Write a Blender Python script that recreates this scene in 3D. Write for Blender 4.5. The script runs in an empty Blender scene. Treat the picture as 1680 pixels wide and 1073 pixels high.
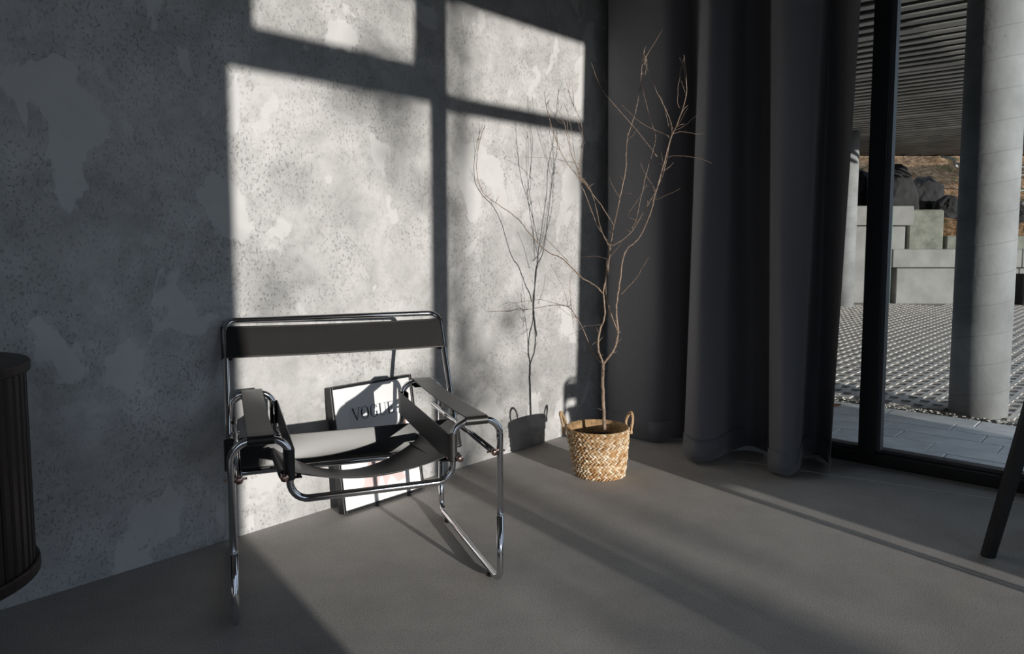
import bpy, bmesh, math, random
from mathutils import Vector, Matrix
sc = bpy.context.scene
C = sc.collection
R = math.radians
random.seed(7)

# ------------------------------------------------------------------ camera
cam_d = bpy.data.cameras.new('camera'); cam = bpy.data.objects.new('camera', cam_d); C.objects.link(cam)
RT = Vector((0.66464586, -0.74716983, 0.00063008)); UT = Vector((0.0609393, 0.0550518, 0.99662215)); WT = Vector((0.74465792, 0.66237504, -0.08212126))
m = Matrix.Identity(4)
for i in range(3):
    m[i][0] = RT[i]; m[i][1] = UT[i]; m[i][2] = -WT[i]
cam.matrix_world = Matrix.Translation((0, 0, 1.0806)) @ m
cam_d.sensor_width = 36; cam_d.lens = 26.39; cam_d.shift_x = -0.01111; cam_d.shift_y = -0.02435
cam_d.clip_start = 0.02; cam_d.clip_end = 200
sc.camera = cam
# ------------------------------------------------------------------ world, sun, exposure
w = bpy.data.worlds.new('sky'); sc.world = w; w.use_nodes = True
bg = w.node_tree.nodes['Background']; bg.inputs[0].default_value = (0.62, 0.74, 0.92, 1); bg.inputs[1].default_value = 1.12
sd = bpy.data.lights.new('sun', 'SUN'); sun = bpy.data.objects.new('sun', sd); C.objects.link(sun)
SAZ, SEL = R(77.5), R(7.5)
sdir = Vector((math.cos(SAZ)*math.cos(SEL), math.sin(SAZ)*math.cos(SEL), -math.sin(SEL)))
sun.rotation_euler = sdir.to_track_quat('-Z', 'Y').to_euler()
sd.energy = 4.3; sd.angle = 0.0095; sd.color = (1.0, 0.955, 0.89)
def portal(loc, rot, sx, sy):
    l = bpy.data.lights.new('window_portal', 'AREA'); l.shape = 'RECTANGLE'; l.size = sx; l.size_y = sy
    l.cycles.is_portal = True
    o = bpy.data.objects.new('window_portal', l); C.objects.link(o); o.location = loc; o.rotation_euler = rot
portal((-2.45, -2.1, 1.48), (R(90), 0, 0), 2.9, 2.95)
portal((1.35, -2.1, 1.4), (R(90), 0, 0), 2.2, 2.8)
portal((3.92, -0.2, 1.6), (0, R(90), 0), 3.2, 3.6)
sc.view_settings.view_transform = 'Standard'; sc.view_settings.look = 'None'
sc.view_settings.exposure = 0.0; sc.view_settings.gamma = 1.0; sc.view_settings.use_curve_mapping = False
sc.cycles.use_denoising = True
sc.cycles.max_bounces = 8; sc.cycles.diffuse_bounces = 4; sc.cycles.glossy_bounces = 4; sc.cycles.transparent_max_bounces = 12
sc.cycles.sample_clamp_indirect = 6; sc.cycles.caustics_reflective = False; sc.cycles.caustics_refractive = False

# ------------------------------------------------------------------ materials
class M:
    def __init__(s, name):
        s.m = bpy.data.materials.new(name); s.m.use_nodes = True; s.n = s.m.node_tree.nodes; s.l = s.m.node_tree.links
        s.b = s.n['Principled BSDF']
    def node(s, t, **k):
        x = s.n.new(t)
        for a, v in k.items():
            if a in x.inputs.keys() if hasattr(x.inputs, 'keys') else False: x.inputs[a].default_value = v
            else: setattr(x, a, v)
        return x
    def link(s, a, b): s.l.new(a, b)
    def coords(s, scale=(1, 1, 1), kind='Object'):
        t = s.n.new('ShaderNodeTexCoord'); mp = s.n.new('ShaderNodeMapping'); mp.inputs['Scale'].default_value = scale
        s.link(t.outputs[kind], mp.inputs[0]); return mp.outputs[0]
    def noise(s, co, scale, detail=4, rough=.5, dist=0):
        x = s.n.new('ShaderNodeTexNoise'); x.inputs['Scale'].default_value = scale; x.inputs['Detail'].default_value = detail
        x.inputs['Roughness'].default_value = rough; x.inputs['Distortion'].default_value = dist; s.link(co, x.inputs['Vector']); return x.outputs['Fac']
    def ramp(s, f, stops):
        x = s.n.new('ShaderNodeValToRGB'); e = x.color_ramp.elements
        while len(e) < len(stops): e.new(.5)
        for q, (p, c) in zip(e, stops): q.position = p; q.color = (*(c if isinstance(c, tuple) else (c, c, c)), 1)
        s.link(f, x.inputs[0]); return x.outputs[0]
    def math(s, op, a, b=None):
        x = s.n.new('ShaderNodeMath'); x.operation = op
        for i, v in enumerate((a, b)):
            if v is None: continue
            if isinstance(v, (int, float)): x.inputs[i].default_value = v
            else: s.link(v, x.inputs[i])
        return x.outputs[0]
    def mix(s, f, a, b, mode='MIX'):
        x = s.n.new('ShaderNodeMix'); x.data_type = 'RGBA'; x.blend_type = mode
        for i, v in ((0, f), (6, a), (7, b)):
            if isinstance(v, (int, float)): x.inputs[i].default_value = v
            elif isinstance(v, tuple): x.inputs[i].default_value = (*v, 1)
            else: s.link(v, x.inputs[i])
        return x.outputs[2]
    def color(s, c):
        if isinstance(c, tuple): s.b.inputs['Base Color'].default_value = (*c, 1)
        else: s.link(c, s.b.inputs['Base Color'])
        return s
    def rough(s, r, metal=0, spec=.5):
        s.b.inputs['Roughness'].default_value = r; s.b.inputs['Metallic'].default_value = metal; s.b.inputs['Specular IOR Level'].default_value = spec; return s
    def bump(s, h, strength=.3, dist=.01):
        x = s.n.new('ShaderNodeBump'); x.inputs['Strength'].default_value = strength; x.inputs['Distance'].default_value = dist
        s.link(h, x.inputs['Height']); s.link(x.outputs[0], s.b.inputs['Normal']); return s

def simple(name, c, r=.5, metal=0, spec=.5, noise=None, bump=0):
    a = M(name); a.rough(r, metal, spec)
    if noise:
        sc_, amt = noise; f = a.noise(a.coords(), sc_, 5)
        a.color(a.ramp(f, [(.3, tuple(x*(1-amt) for x in c)), (.7, tuple(min(1, x*(1+amt)) for x in c))]))
        if bump: a.bump(f, bump, .005)
    else: a.color(c)
    return a.m

# plaster wall: trowelled smooth patches over rougher pitted ground
a = M('concrete_plaster'); co = a.coords()
big = a.noise(co, 1.3, 5, .55, .4); mid = a.noise(co, 4.5, 7, .62, .9); fine = a.noise(co, 42, 6, .62)
base = a.ramp(big, [(.33, (.44, .437, .43)), (.62, (.56, .556, .548))])
mot = a.ramp(mid, [(.35, .82), (.5, .96), (.62, 1.05)])
col = a.mix(1.0, base, mot, 'MULTIPLY')
pn = a.noise(a.coords((1, 1, .75)), 4.2, 5, .55, .35)
patch = a.ramp(pn, [(.585, 0.0), (.605, 1.0)])
m12 = a.noise(co, 15, 7, .72, .3)
col = a.mix(1.0, col, a.ramp(m12, [(.30, .80), (.5, .98), (.7, 1.08)]), 'MULTIPLY')
col = a.mix(a.math('MULTIPLY', patch, .72), col, (.60, .597, .59))
rmask = a.math('MULTIPLY', a.math('SUBTRACT', 1.0, patch), a.ramp(a.noise(co, 2.7, 5, .7), [(.40, .12), (.60, 1.0)]))
pitn = a.noise(a.coords((1, 1, .75)), 105, 4, .65, .4)
pit = a.math('MULTIPLY', a.ramp(pitn, [(.35, 1.0), (.42, 0.0)]), rmask)
crk = a.noise(a.coords((1, 1, .7)), 38, 7, .8, .5)
crack = a.math('MULTIPLY', a.ramp(crk, [(.325, 1.0), (.36, 0.0)]), rmask)
dirt = a.math('MAXIMUM', pit, crack)
col = a.mix(a.math('MULTIPLY', dirt, .46), col, (.17, .165, .155))
col = a.mix(a.math('MULTIPLY', a.ramp(fine, [(.40, .0), (.70, .30)]), rmask), col, (.36, .355, .35))
a.color(col).rough(.82, 0, .25)
h = a.math('SUBTRACT', a.math('ADD', a.math('MULTIPLY', mid, .5), a.math('MULTIPLY', a.math('MULTIPLY', fine, rmask), .5)), dirt)
a.bump(h, .6, .006); WALL = a.m

a = M('polished_screed'); co = a.coords()
n1 = a.noise(co, 1.1, 4, .55); n2 = a.noise(co, 260, 3, .7); n3 = a.noise(co, 7, 4, .6)
col = a.ramp(n1, [(.3, (.385, .365, .345)), (.7, (.45, .43, .41))])
col = a.mix(1.0, col, a.ramp(n2, [(.3, .55), (.7, 1.45)]), 'MULTIPLY')
col = a.mix(1.0, col, a.ramp(n3, [(.35, .94), (.65, 1.05)]), 'MULTIPLY')
col = a.mix(a.ramp(a.noise(co, 95, 2, .5), [(.76, 0.), (.78, .6)]), col, (.75, .72, .68))
a.color(col).rough(.8, 0, .12); a.bump(n2, .25, .002); FLOOR = a.m
CEIL = simple('ceiling_paint', (.22, .22, .22), .8)
DWALL = simple('dark_wall_paint', (.20, .20, .205), .8)
FRAME = simple('black_aluminium', (.012, .012, .013), .38, 0, .5)
FRAMEG = simple('grey_frame_strip', (.06, .062, .07), .5)
CHROME = simple('chrome', (.62, .62, .64), .06, 1)
COPPER = simple('copper_bolt', (.68, .46, .39), .22, 1)
RUBBER = simple('black_rubber', (.012, .012, .012), .6)
a = M('black_leather'); co = a.coords(); n = a.noise(co, 260, 4, .6); n2 = a.noise(co, 9, 4, .55)
a.color(a.ramp(n2, [(.3, (.008, .0075, .0072)), (.7, (.013, .012, .011))])).rough(.41, 0, .56); a.bump(n, .08, .001)
a.b.inputs['Sheen Weight'].default_value = .08; LEATHER = a.m
LEDGE = simple('leather_cut_edge', (.10, .075, .06), .7)
STITCH = simple('grey_thread', (.16, .15, .14), .8)
a = M('curtain_fabric'); co = a.coords((1, 1, 1)); n = a.noise(a.coords((900, 900, 60)), 1, 2); n2 = a.noise(a.coords((60, 60, 900)), 1, 2)
a.color(a.mix(1., (.15, .15, .163), a.ramp(a.math('ADD', n, n2), [(.7, .88), (1.3, 1.12)]), 'MULTIPLY')).rough(.85, 0, .2)
a.b.inputs['Sheen Weight'].default_value = .25; a.b.inputs['Sheen Roughness'].default_value = .5
a.bump(a.math('ADD', n, n2), .12, .001); CURT = a.m
a = M('dark_walnut'); n = a.noise(a.coords((14, 14, 1.2)), 3, 6, .6, .8)
a.color(a.ramp(n, [(.3, (.010, .006, .005)), (.7, (.030, .018, .015))])).rough(.45, 0, .4); WALNUT = a.m
BLACKW = simple('black_stained_wood', (.010, .010, .011), .45, 0, .4, (30, .3))
BARK = simple('pale_bark', (.27, .20, .15), .7, 0, .3, (70, .45))
SOIL = simple('dark_soil', (.018, .013, .010), .95, 0, .2, (40, .5), .6)
# basket straw with colour varying strand by strand
a = M('seagrass_straw'); oi = a.n.new('ShaderNodeNewGeometry'); n = a.noise(a.coords((1, 1, 1)), 45, 3, .6)
f = a.math('ADD', a.math('MULTIPLY', oi.outputs['Random Per Island'], .75), a.math('MULTIPLY', n, .35))
a.color(a.ramp(f, [(.10, (.30, .13, .04)), (.32, (.50, .29, .13)), (.52, (.60, .44, .27)), (.85, (.84, .75, .60))])).rough(.6, 0, .35); STRAW = a.m
STRAWI = simple('straw_lining', (.42, .27, .14), .75, 0, .2, (60, .4))
def concrete(name, c, amt=.16, pits=True, scale=2.2):
    a = M(name); co = a.coords(); f = a.noise(co, scale, 6, .6); g = a.noise(co, 34, 4, .6)
    col = a.ramp(f, [(.3, tuple(x*(1-amt) for x in c)), (.7, tuple(x*(1+amt*.6) for x in c))])
    if pits: col = a.mix(a.ramp(g, [(.27, .7), (.31, 0.)]), col, tuple(x*.35 for x in c))
    a.color(col).rough(.85, 0, .2); a.bump(g, .3, .006); return a
a = concrete('column_concrete', (.34, .335, .335), .3)
# spiral seam of the cardboard former: a thin groove line climbing round the shaft
tc = a.n.new('ShaderNodeTexCoord'); sx = a.n.new('ShaderNodeSeparateXYZ'); a.link(tc.outputs['Object'], sx.inputs[0])
ang = a.math('ARCTAN2', sx.outputs[1], sx.outputs[0])
hh = a.math('FRACT', a.math('ADD', a.math('MULTIPLY', sx.outputs[2], 1/.19), a.math('MULTIPLY', ang, -1/(2*math.pi))))
seam = a.ramp(hh, [(.0, 1.), (.025, 0.), (.97, 0.), (1., 1.)])
old = a.b.inputs['Base Color'].links[0].from_socket
a.color(a.mix(a.math('MULTIPLY', seam, .6), old, (.2, .2, .2))); COLUMN = a.m
CONC = concrete('cast_concrete', (.33, .315, .30), .25).m
MOSSY = concrete('mossy_concrete', (.25, .25, .21), .4, True, 5).m
PAVER = concrete('grid_paver_concrete', (.72, .655, .605), .2, False).m
SLAB = simple('path_slab', (.72, .71, .71), .5, 0, .5, (5, .22), .1)
GRITL = simple('pale_grit', (.40, .365, .33), .95, 0, .1, (26, .35), .6)
GRIT = simple('dark_grit', (.085, .075, .065), .95, 0, .1, (60, .5), .5)
SOFFIT = simple('slatted_soffit_metal', (.58, .54, .50), .6, 0, .3, (1.5, .25))
DARKD = simple('black_deck', (.008, .008, .009), .9)
a = M('leaf_litter'); co = a.coords(); f = a.noise(co, 1.4, 6, .7, .6); g = a.noise(co, 9, 6, .7, .3)
col = a.ramp(g, [(.28, (.035, .022, .014)), (.45, (.17, .095, .05)), (.6, (.36, .22, .13)), (.8, (.55, .42, .30))])
col = a.mix(a.ramp(f, [(.55, 0.), (.66, .8)]), col, (.06, .085, .025))
a.color(col).rough(.9, 0, .1); a.bump(g, .8, .05); LITTER = a.m
ROCK = simple('dark_rock', (.035, .034, .035), .85, 0, .3, (3, .5), .8)
WROCK = simple('pale_rock', (.42, .40, .38), .85, 0, .3, (5, .3), .5)
GREENP = simple('green_painted_pipe', (.16, .22, .20), .5)
WHITE = simple('white_painted_steel', (.75, .76, .77), .4)
GREENL = simple('green_leaves', (.07, .12, .03), .7)
TREEB = simple('tree_bark', (.07, .055, .045), .9)
ORLEAF = simple('orange_dry_leaf', (.45, .17, .06), .8)
LAWN = simple('winter_ground', (.20, .19, .15), .95, 0, .1, (.7, .3))
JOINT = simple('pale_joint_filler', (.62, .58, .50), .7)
PAPER = simple('white_paper', (.90, .90, .90), .6)
PHOTO = simple('pale_grey_print', (.83, .845, .87), .6, 0, .5, (3, .05))
PINK = simple('dusty_pink_print', (.70, .56, .55), .6, 0, .5, (9, .18))
SKIN = simple('skin_tone_print', (.42, .25, .20), .6)
INK = simple('black_ink', (.015, .015, .02), .6)
# pane: mostly clear, mirror-like at grazing angles
a = M('clear_glass'); gt = a.n.new('ShaderNodeBsdfTransparent'); gg = a.n.new('ShaderNodeBsdfGlossy'); fr = a.n.new('ShaderNodeFresnel'); mx = a.n.new('ShaderNodeMixShader')
gt.inputs[0].default_value = (.88, .91, .91, 1); gg.inputs['Roughness'].default_value = 0.0; fr.inputs[0].default_value = 1.16
a.link(fr.outputs[0], mx.inputs[0]); a.link(gt.outputs[0], mx.inputs[1]); a.link(gg.outputs[0], mx.inputs[2]); a.link(mx.outputs[0], a.n['Material Output'].inputs[0]); GLASS = a.m

# ------------------------------------------------------------------ geometry helpers
def link(name, me, mat, parent=None, smooth=False):
    o = bpy.data.objects.new(name, me); C.objects.link(o)
    if mat is not None: me.materials.append(mat)
    if smooth:
        for p in me.polygons: p.use_smooth = True
    if parent: o.parent = parent
    return o
def fin(name, bm, mat, parent=None, smooth=False, recalc=True):
    if recalc: bmesh.ops.recalc_face_normals(bm, faces=bm.faces)
    me = bpy.data.meshes.new(name); bm.to_mesh(me); bm.free()
    return link(name, me, mat, parent, smooth)
def abox(bm, lo, hi, mat=None):
    vs = [bm.verts.new((x, y, z)) for x in (lo[0], hi[0]) for y in (lo[1], hi[1]) for z in (lo[2], hi[2])]
    if mat is not None:
        for v in vs: v.co = mat @ v.co
    for f in ((0,1,3,2),(4,6,7,5),(0,4,5,1),(2,3,7,6),(0,2,6,4),(1,5,7,3)): bm.faces.new([vs[i] for i in f])
def box(name, lo, hi, mat, parent=None, bev=0):
    bm = bmesh.new(); abox(bm, lo, hi)
    if bev: bmesh.ops.bevel(bm, geom=bm.edges[:], offset=bev, segments=2, affect='EDGES', profile=.5)
    return fin(name, bm, mat, parent)
def empty(name, label=None, cat=None, loc=(0,0,0), rz=0, group=None, kind=None):
    o = bpy.data.objects.new(name, None); C.objects.link(o); o.location = loc; o.rotation_euler = (0, 0, rz); o.empty_display_size = .1
    return tag(o, label, cat, group, kind)
def tag(o, label=None, cat=None, group=None, kind=None):
    if label: o['label'] = label
    if cat: o['category'] = cat
    if group: o['group'] = group
    if kind: o['kind'] = kind
    return o
def round_path(pts, rad, n=7, closed=False):
    P = [Vector(p) for p in pts]; out = []; N = len(P)
    if isinstance(rad, (int, float)): rad = [rad]*N
    for i, p in enumerate(P):
        if not closed and i in (0, N-1): out.append(p); continue
        a_, b_ = P[i-1]-p, P[(i+1) % N]-p
        la, lb = a_.length, b_.length; a_.normalize(); b_.normalize(); ang = a_.angle(b_)
        if rad[i] <= 0 or ang > 3.1: out.append(p); continue
        t = min(rad[i]/math.tan(ang/2), la*.49, lb*.49); r = t*math.tan(ang/2)
        cen = p + (a_+b_).normalized()*(r/math.sin(ang/2)); v0 = p+a_*t-cen; v1 = p+b_*t-cen; th = v0.angle(v1)
        for k in range(n+1):
            s = k/n; out.append(cen + (v0*math.sin((1-s)*th)+v1*math.sin(s*th))/math.sin(th))
    return out
def tube_bm(bm, path, r, seg=14, closed=False, cap=True):
    P = [Vector(p) for p in path]; N = len(P); R_ = r if isinstance(r, (list, tuple)) else [r]*N
    T = []
    for i in range(N):
        a_ = P[i-1] if (i or closed) else P[i]; b_ = P[(i+1) % N] if (i < N-1 or closed) else P[i]
        T.append((b_-a_).normalized())
    u = T[0].orthogonal().normalized(); rings = []
    for i in range(N):
        u = (u - T[i]*u.dot(T[i])).normalized(); v = T[i].cross(u)
        rings.append([bm.verts.new(P[i]+(u*math.cos(2*math.pi*k/seg)+v*math.sin(2*math.pi*k/seg))*R_[i]) for k in range(seg)])
    off = 0
    if closed:
        d = [ (rings[0][k].co-rings[-1][0].co).length for k in range(seg)]; off = d.index(min(d))
    for i in range(N if closed else N-1):
        A, B = rings[i], rings[(i+1) % N]; o_ = off if i == N-1 else 0
        for k in range(seg): bm.faces.new((A[k], A[(k+1) % seg], B[(k+1+o_) % seg], B[(k+o_) % seg]))
    if cap and not closed: bm.faces.new(rings[0][::-1]); bm.faces.new(rings[-1])
def tube(name, path, r, mat, parent=None, seg=14, closed=False):
    bm = bmesh.new(); tube_bm(bm, path, r, seg, closed); o = fin(name, bm, mat, parent, True)
    return o
def lathe(name, prof, mat, parent=None, seg=40, cen=(0, 0), smooth=True):
    bm = bmesh.new(); rings = []
    for r_, z in prof: rings.append([bm.verts.new((cen[0]+r_*math.cos(2*math.pi*k/seg), cen[1]+r_*math.sin(2*math.pi*k/seg), z)) for k in range(seg)])
    for A, B in zip(rings, rings[1:]):
        for k in range(seg): bm.faces.new((A[k], A[(k+1) % seg], B[(k+1) % seg], B[k]))
    bm.faces.new(rings[0][::-1]); bm.faces.new(rings[-1])
    return fin(name, bm, mat, parent, smooth)
def solid(o, t, offset=0):
    s = o.modifiers.new('thickness', 'SOLIDIFY'); s.thickness = t; s.offset = offset; return o
def crom(P, n=8):
    P = [Vector(p) for p in P]; out = []
    for i in range(len(P)-1):
        p0 = P[max(i-1, 0)]; p1 = P[i]; p2 = P[i+1]; p3 = P[min(i+2, len(P)-1)]
        for k in range(n):
            t = k/n; out.append(.5*((2*p1)+(p2-p0)*t+(2*p0-5*p1+4*p2-p3)*t*t+(3*p1-p0-3*p2+p3)*t**3))
    out.append(P[-1]); return out
# ------------------------------------------------------------------ room shell
WY, WX = 2.55, 3.76
tag(box('floor', (-4.2, -2.06, -.12), (3.86, 2.75, 0), FLOOR), kind='structure')
tag(box('wall_back', (-4.2, WY, 0), (3.9, WY+.2, 3.3), WALL), kind='structure')
tag(box('ceiling', (-4.2, -2.2, 3.3), (3.9, 2.75, 3.45), CEIL), kind='structure')
bm = bmesh.new()
abox(bm, (-4.2, -2.0, 0), (-4.0, WY, 3.3))
tag(fin('wall_left', bm, DWALL), kind='structure')
# wall behind the camera; the low sun comes in through its window
XL, XR = .26, 2.46
bm = bmesh.new()
abox(bm, (-4.2, -2.06, 0), (-3.9, -2.0, 3.3)); abox(bm, (-1.0, -2.06, 0), (XL, -2.0, 3.3)); abox(bm, (-3.9, -2.06, 2.95), (-1.0, -2.0, 3.3)); abox(bm, (-2.48, -2.06, 0), (-2.42, -2.0, 2.95)); abox(bm, (XR, -2.06, 0), (3.9, -2.0, 3.3)); abox(bm, (XL, -2.06, 2.80), (XR, -2.0, 3.3))  # opening on the left added to let ambient sky light into the room
tag(fin('wall_front', bm, DWALL), kind='structure')
win2 = empty('window_2', kind='structure')
y0, y1 = -2.045, -2.0
for lo, hi in (((XL, 0), (.303, 2.8)), ((.303, 2.303), (1.236, 2.457)), ((.303, 2.457), (.400, 2.72)), ((.303, 2.72), (1.322, 2.8)), ((1.236, 0), (1.322, 2.457)), ((1.150, 2.457), (1.322, 2.72)),
               ((1.322, 2.275), (XR, 2.35)), ((1.322, 2.766), (XR, 2.8)), ((.303, 0), (1.236, .04)), ((1.322, 0), (XR, .04))):
    box('frame_bar', (lo[0], y0, lo[1]), (hi[0], y1, hi[1]), FRAME, win2)
# unseen drape added to trim the sun patch, slightly aslant at the right jamb
bm = bmesh.new(); cols = []
for i in range(19):
    t = i/18; yy = -1.93 + .025*math.sin(i*1.7)
    cols.append((bm.verts.new((2.295+(XR+.1-2.295)*t, yy, .02)), bm.verts.new((2.385+(XR+.1-2.385)*t, yy, 3.2))))
for a_, b_ in zip(cols, cols[1:]): bm.faces.new((a_[0], b_[0], b_[1], a_[1]))
dr = solid(fin('curtain', bm, CURT, smooth=True), .003); tag(dr, 'unseen grey drape added beside the window behind the camera to trim the sunlight', 'curtain')

# ------------------------------------------------------------------ window_1 : black framed glazing on the right
win1 = empty('window_1', kind='structure')
GX = 3.82
def fbar(lo, hi, mat=FRAME, name='frame_bar'): return box(name, lo, hi, mat, win1, .003)
box('sill_rail', (3.76, -2.0, 0), (3.87, 2.5, .058), FRAME, win1, .004)
box('sill_lip', (3.80, -2.0, .058), (3.86, 2.5, .075), FRAMEG, win1, .002)
box('head_rail', (3.76, -2.0, 3.15), (3.87, 2.5, 3.3), FRAME, win1)
box('mullion', (3.757, 1.085, .058), (3.87, 1.165, 3.15), FRAME, win1, .003)
box('mullion_side_strip', (3.765, 1.066, .075), (3.815, 1.085, 3.15), FRAMEG, win1)  # lighter grey stands in for the reflection on the mullion's side face
for my in (-.42, 2.46): box('mullion', (3.757, my, .058), (3.87, my+.08, 3.15), FRAME, win1, .003)
for (ya, yb) in ((-1.99, -.42), (-.34, 1.085), (1.165, 2.46)): box('pane', (GX, ya, .07), (GX+.008, yb, 3.15), GLASS, win1)
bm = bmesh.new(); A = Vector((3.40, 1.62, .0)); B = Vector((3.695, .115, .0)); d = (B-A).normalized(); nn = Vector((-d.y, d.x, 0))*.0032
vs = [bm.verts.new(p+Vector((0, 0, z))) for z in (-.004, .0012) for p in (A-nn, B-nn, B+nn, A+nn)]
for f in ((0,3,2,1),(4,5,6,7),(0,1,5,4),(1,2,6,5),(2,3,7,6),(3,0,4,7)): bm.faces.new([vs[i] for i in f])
tag(fin('trim_1', bm, JOINT), kind='structure')

# ------------------------------------------------------------------ armchair of bent chrome tube and leather
CW, CD, HA, XI, TR = .385, .677, .538, .234, .0105
HS = .434
def Y_(z): return .519 + .546*(z-.434)
def band(name, ends, n, r, mat, parent, sag=(0, 0), sagdir=(0, 0, -1), flap=.05, th=.003, m=2, nseg=14, sides=('P', 'Q')):
    """leather sling: ends = ((P0,Q0),(P1,Q1)) tube centres at its two edges; lies on the side n of the tubes, wraps round both"""
    n = Vector(n).normalized(); bm = bmesh.new(); rows = []; rr = r+.0022
    for s in sorted(set([0, .02, .06, .94, .98, 1]+[q_/m for q_ in range(m+1)])):
        P = Vector(ends[0][0]).lerp(Vector(ends[1][0]), s); Q = Vector(ends[0][1]).lerp(Vector(ends[1][1]), s)
        u = (Q-P).normalized(); k = (n-u*n.dot(u)).normalized(); sg = sag[0]+(sag[1]-sag[0])*s**.65; sd_ = Vector(sagdir)
        L = [P-k*rr+u*flap, P-k*rr]
        for q in range(1, 9): th_ = math.pi*(1-q/8); L.append(P+(k*math.cos(th_)-u*math.sin(th_))*rr)
        for q in range(1, nseg): t = q/nseg; L.append(P.lerp(Q, t)+k*rr+sd_*sg*4*t*(1-t))
        for q in range(0, 9): th_ = math.pi*q/8; L.append(Q+(k*math.cos(th_)+u*math.sin(th_))*rr)
        L.append(Q-k*rr-u*flap)
        rows.append([bm.verts.new(p) for p in L])
    for A_, B_ in zip(rows, rows[1:]):
        for i in range(len(A_)-1): bm.faces.new((A_[i], A_[i+1], B_[i+1], B_[i]))
    o = solid(fin(name, bm, mat, parent, True), th); return o
def stitches(parent, A, B, nrm, n, ln=.0045):
    A, B = Vector(A), Vector(B); d = (B-A).normalized(); nrm = Vector(nrm); s = d.cross(nrm).normalized(); bm = bmesh.new()
    for i in range(n):
        p = A.lerp(B, (i+.5)/n); mt = Matrix.Translation(p) @ Matrix((d, s, nrm)).transposed().to_4x4()
        abox(bm, (-ln/2, -.0005, -.0004), (ln/2, .0005, .0006), mt)
    return tag(fin('stitching', bm, STITCH, parent), kind='stuff')
def make_armchair(label):
    t = empty('tubular_armchair', label, 'chair', group=None)
    def hoops(y, hr): return [(-CW, y, .235), (-CW, y, HA), (-XI, y, HA), (-XI, y, hr), (XI, y, hr), (XI, y, HA), (CW, y, HA), (CW, y, .235)]
    tube('front_frame', round_path(hoops(0, .36), .052), TR, CHROME, t)
    tube('rear_frame', round_path(hoops(CD, .357), .052), TR, CHROME, t)
    for s in (-1, 1):
        ru = tube('runner', round_path([(s*CW, 0, .235), (s*CW, 0, .021), (s*CW, CD, .021), (s*CW, CD, .235)], .04), TR*1.0, CHROME, t)
        for yy in (0, CD):
            bm = bmesh.new(); tube_bm(bm, [(s*CW, yy, .231), (s*CW, yy, .2345), (s*CW, yy, .235), (s*CW, yy, .2385)], [TR, TR*1.09, TR*1.09, TR], 14); fin('joint_ring', bm, CHROME, ru, True)
        for yy in (.09, CD-.09):
            bm = bmesh.new(); tube_bm(bm, [(s*CW, yy, .0), (s*CW, yy, .013)], .0115, 12); fin('glide', bm, RUBBER, ru, True)
        xb = s*.366
        sb = tube('side_bar', [(xb, -.006, HS), (xb, CD+.045, HS+.003)], TR*.92, CHROME, t)
        for yy, zz in ((.006, HS),):
            tube('bolt', [(s*(CW+.019), yy, zz), (s*(CW+.017), yy, zz), (s*(CW-.04), yy, zz)], [.002, .0036, .003], COPPER, sb, 10)
        tube('end_ring', [(xb, -.008, HS), (xb, .0, HS)], TR*1.02, COPPER, sb, 14)
        tube('bolt', [(s*(CW+.026), Y_(.437), .437), (xb-s*.012, Y_(.437), .437)], .0045, CHROME, sb, 10)
        rod = tube('seat_rod', [(s*.250, -.022, HS-.002), (s*.250, CD-.01, .352)], TR*.95, CHROME, t)
        tube('end_ring', [(s*.250, -.026, HS-.002), (s*.250, -.018, HS-.003)], TR*1.05, COPPER, rod, 14)
        tube('bolt', [(s*(XI-.018), .004, HS-.005), (s*(XI+.02), .004, HS-.005)], .0035, COPPER, rod, 10)
        # arm leather laid over the hoops, and the upright leather guard below it
        a0, a1 = s*.273, s*.343
        band('armrest', (((a0, 0, HA), (a0, CD, HA)), ((a1, 0, HA), (a1, CD, HA))), (0, 0, 1), TR, LEATHER, t, (.008, .008), flap=.045)
        band('side_strap', (((s*XI, 0, .420), (s*XI, CD, .422)), ((s*XI, 0, .505), (s*XI, CD, .505))), (-s, 0, 0), TR, LEATHER, t, flap=.045)
    PW = .390
    zb, zt = .318, .797
    loop = [(-PW, Y_(zb), zb), (-PW, Y_(zt)-.006, zt), (PW, Y_(zt)-.006, zt), (PW, Y_(zb), zb)]
    bf = tube('back_frame', round_path(loop, .042, closed=True), TR, CHROME, t, closed=True)
    nb = (0, -1, .546)
    back = band('backrest', (((-PW, Y_(.668), .668), (PW, Y_(.668), .668)), ((-PW, Y_(.772), .772), (PW, Y_(.772), .772))), nb, TR, LEATHER, t, (.012, .012), (0, .88, -.48), .022, nseg=18)
    low = band('lower_back_strap', (((-PW, Y_(.328), .328), (PW, Y_(.328), .328)), ((-PW, Y_(.418), .418), (PW, Y_(.418), .418))), nb, TR, LEATHER, t, (.052, .010), (0, .88, -.48), .07, m=6, nseg=18)
    seat = band('seat', (((-.250, .012, HS-.004), (.250, .012, HS-.004)), ((-.250, .43, .382), (.250, .43, .382))), (0, 0, 1), TR*.95, LEATHER, t, (.042, .098), (0, 0, -1), .05, m=5, nseg=20)
    N = Vector(nb).normalized()
    def off(x, z, s): 
        tt = (x+PW)/(2*PW); return Vector((x, Y_(z), z)) + N*(TR+.0042) + Vector((0, .88, -.48))*(s*4*tt*(1-tt))
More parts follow.
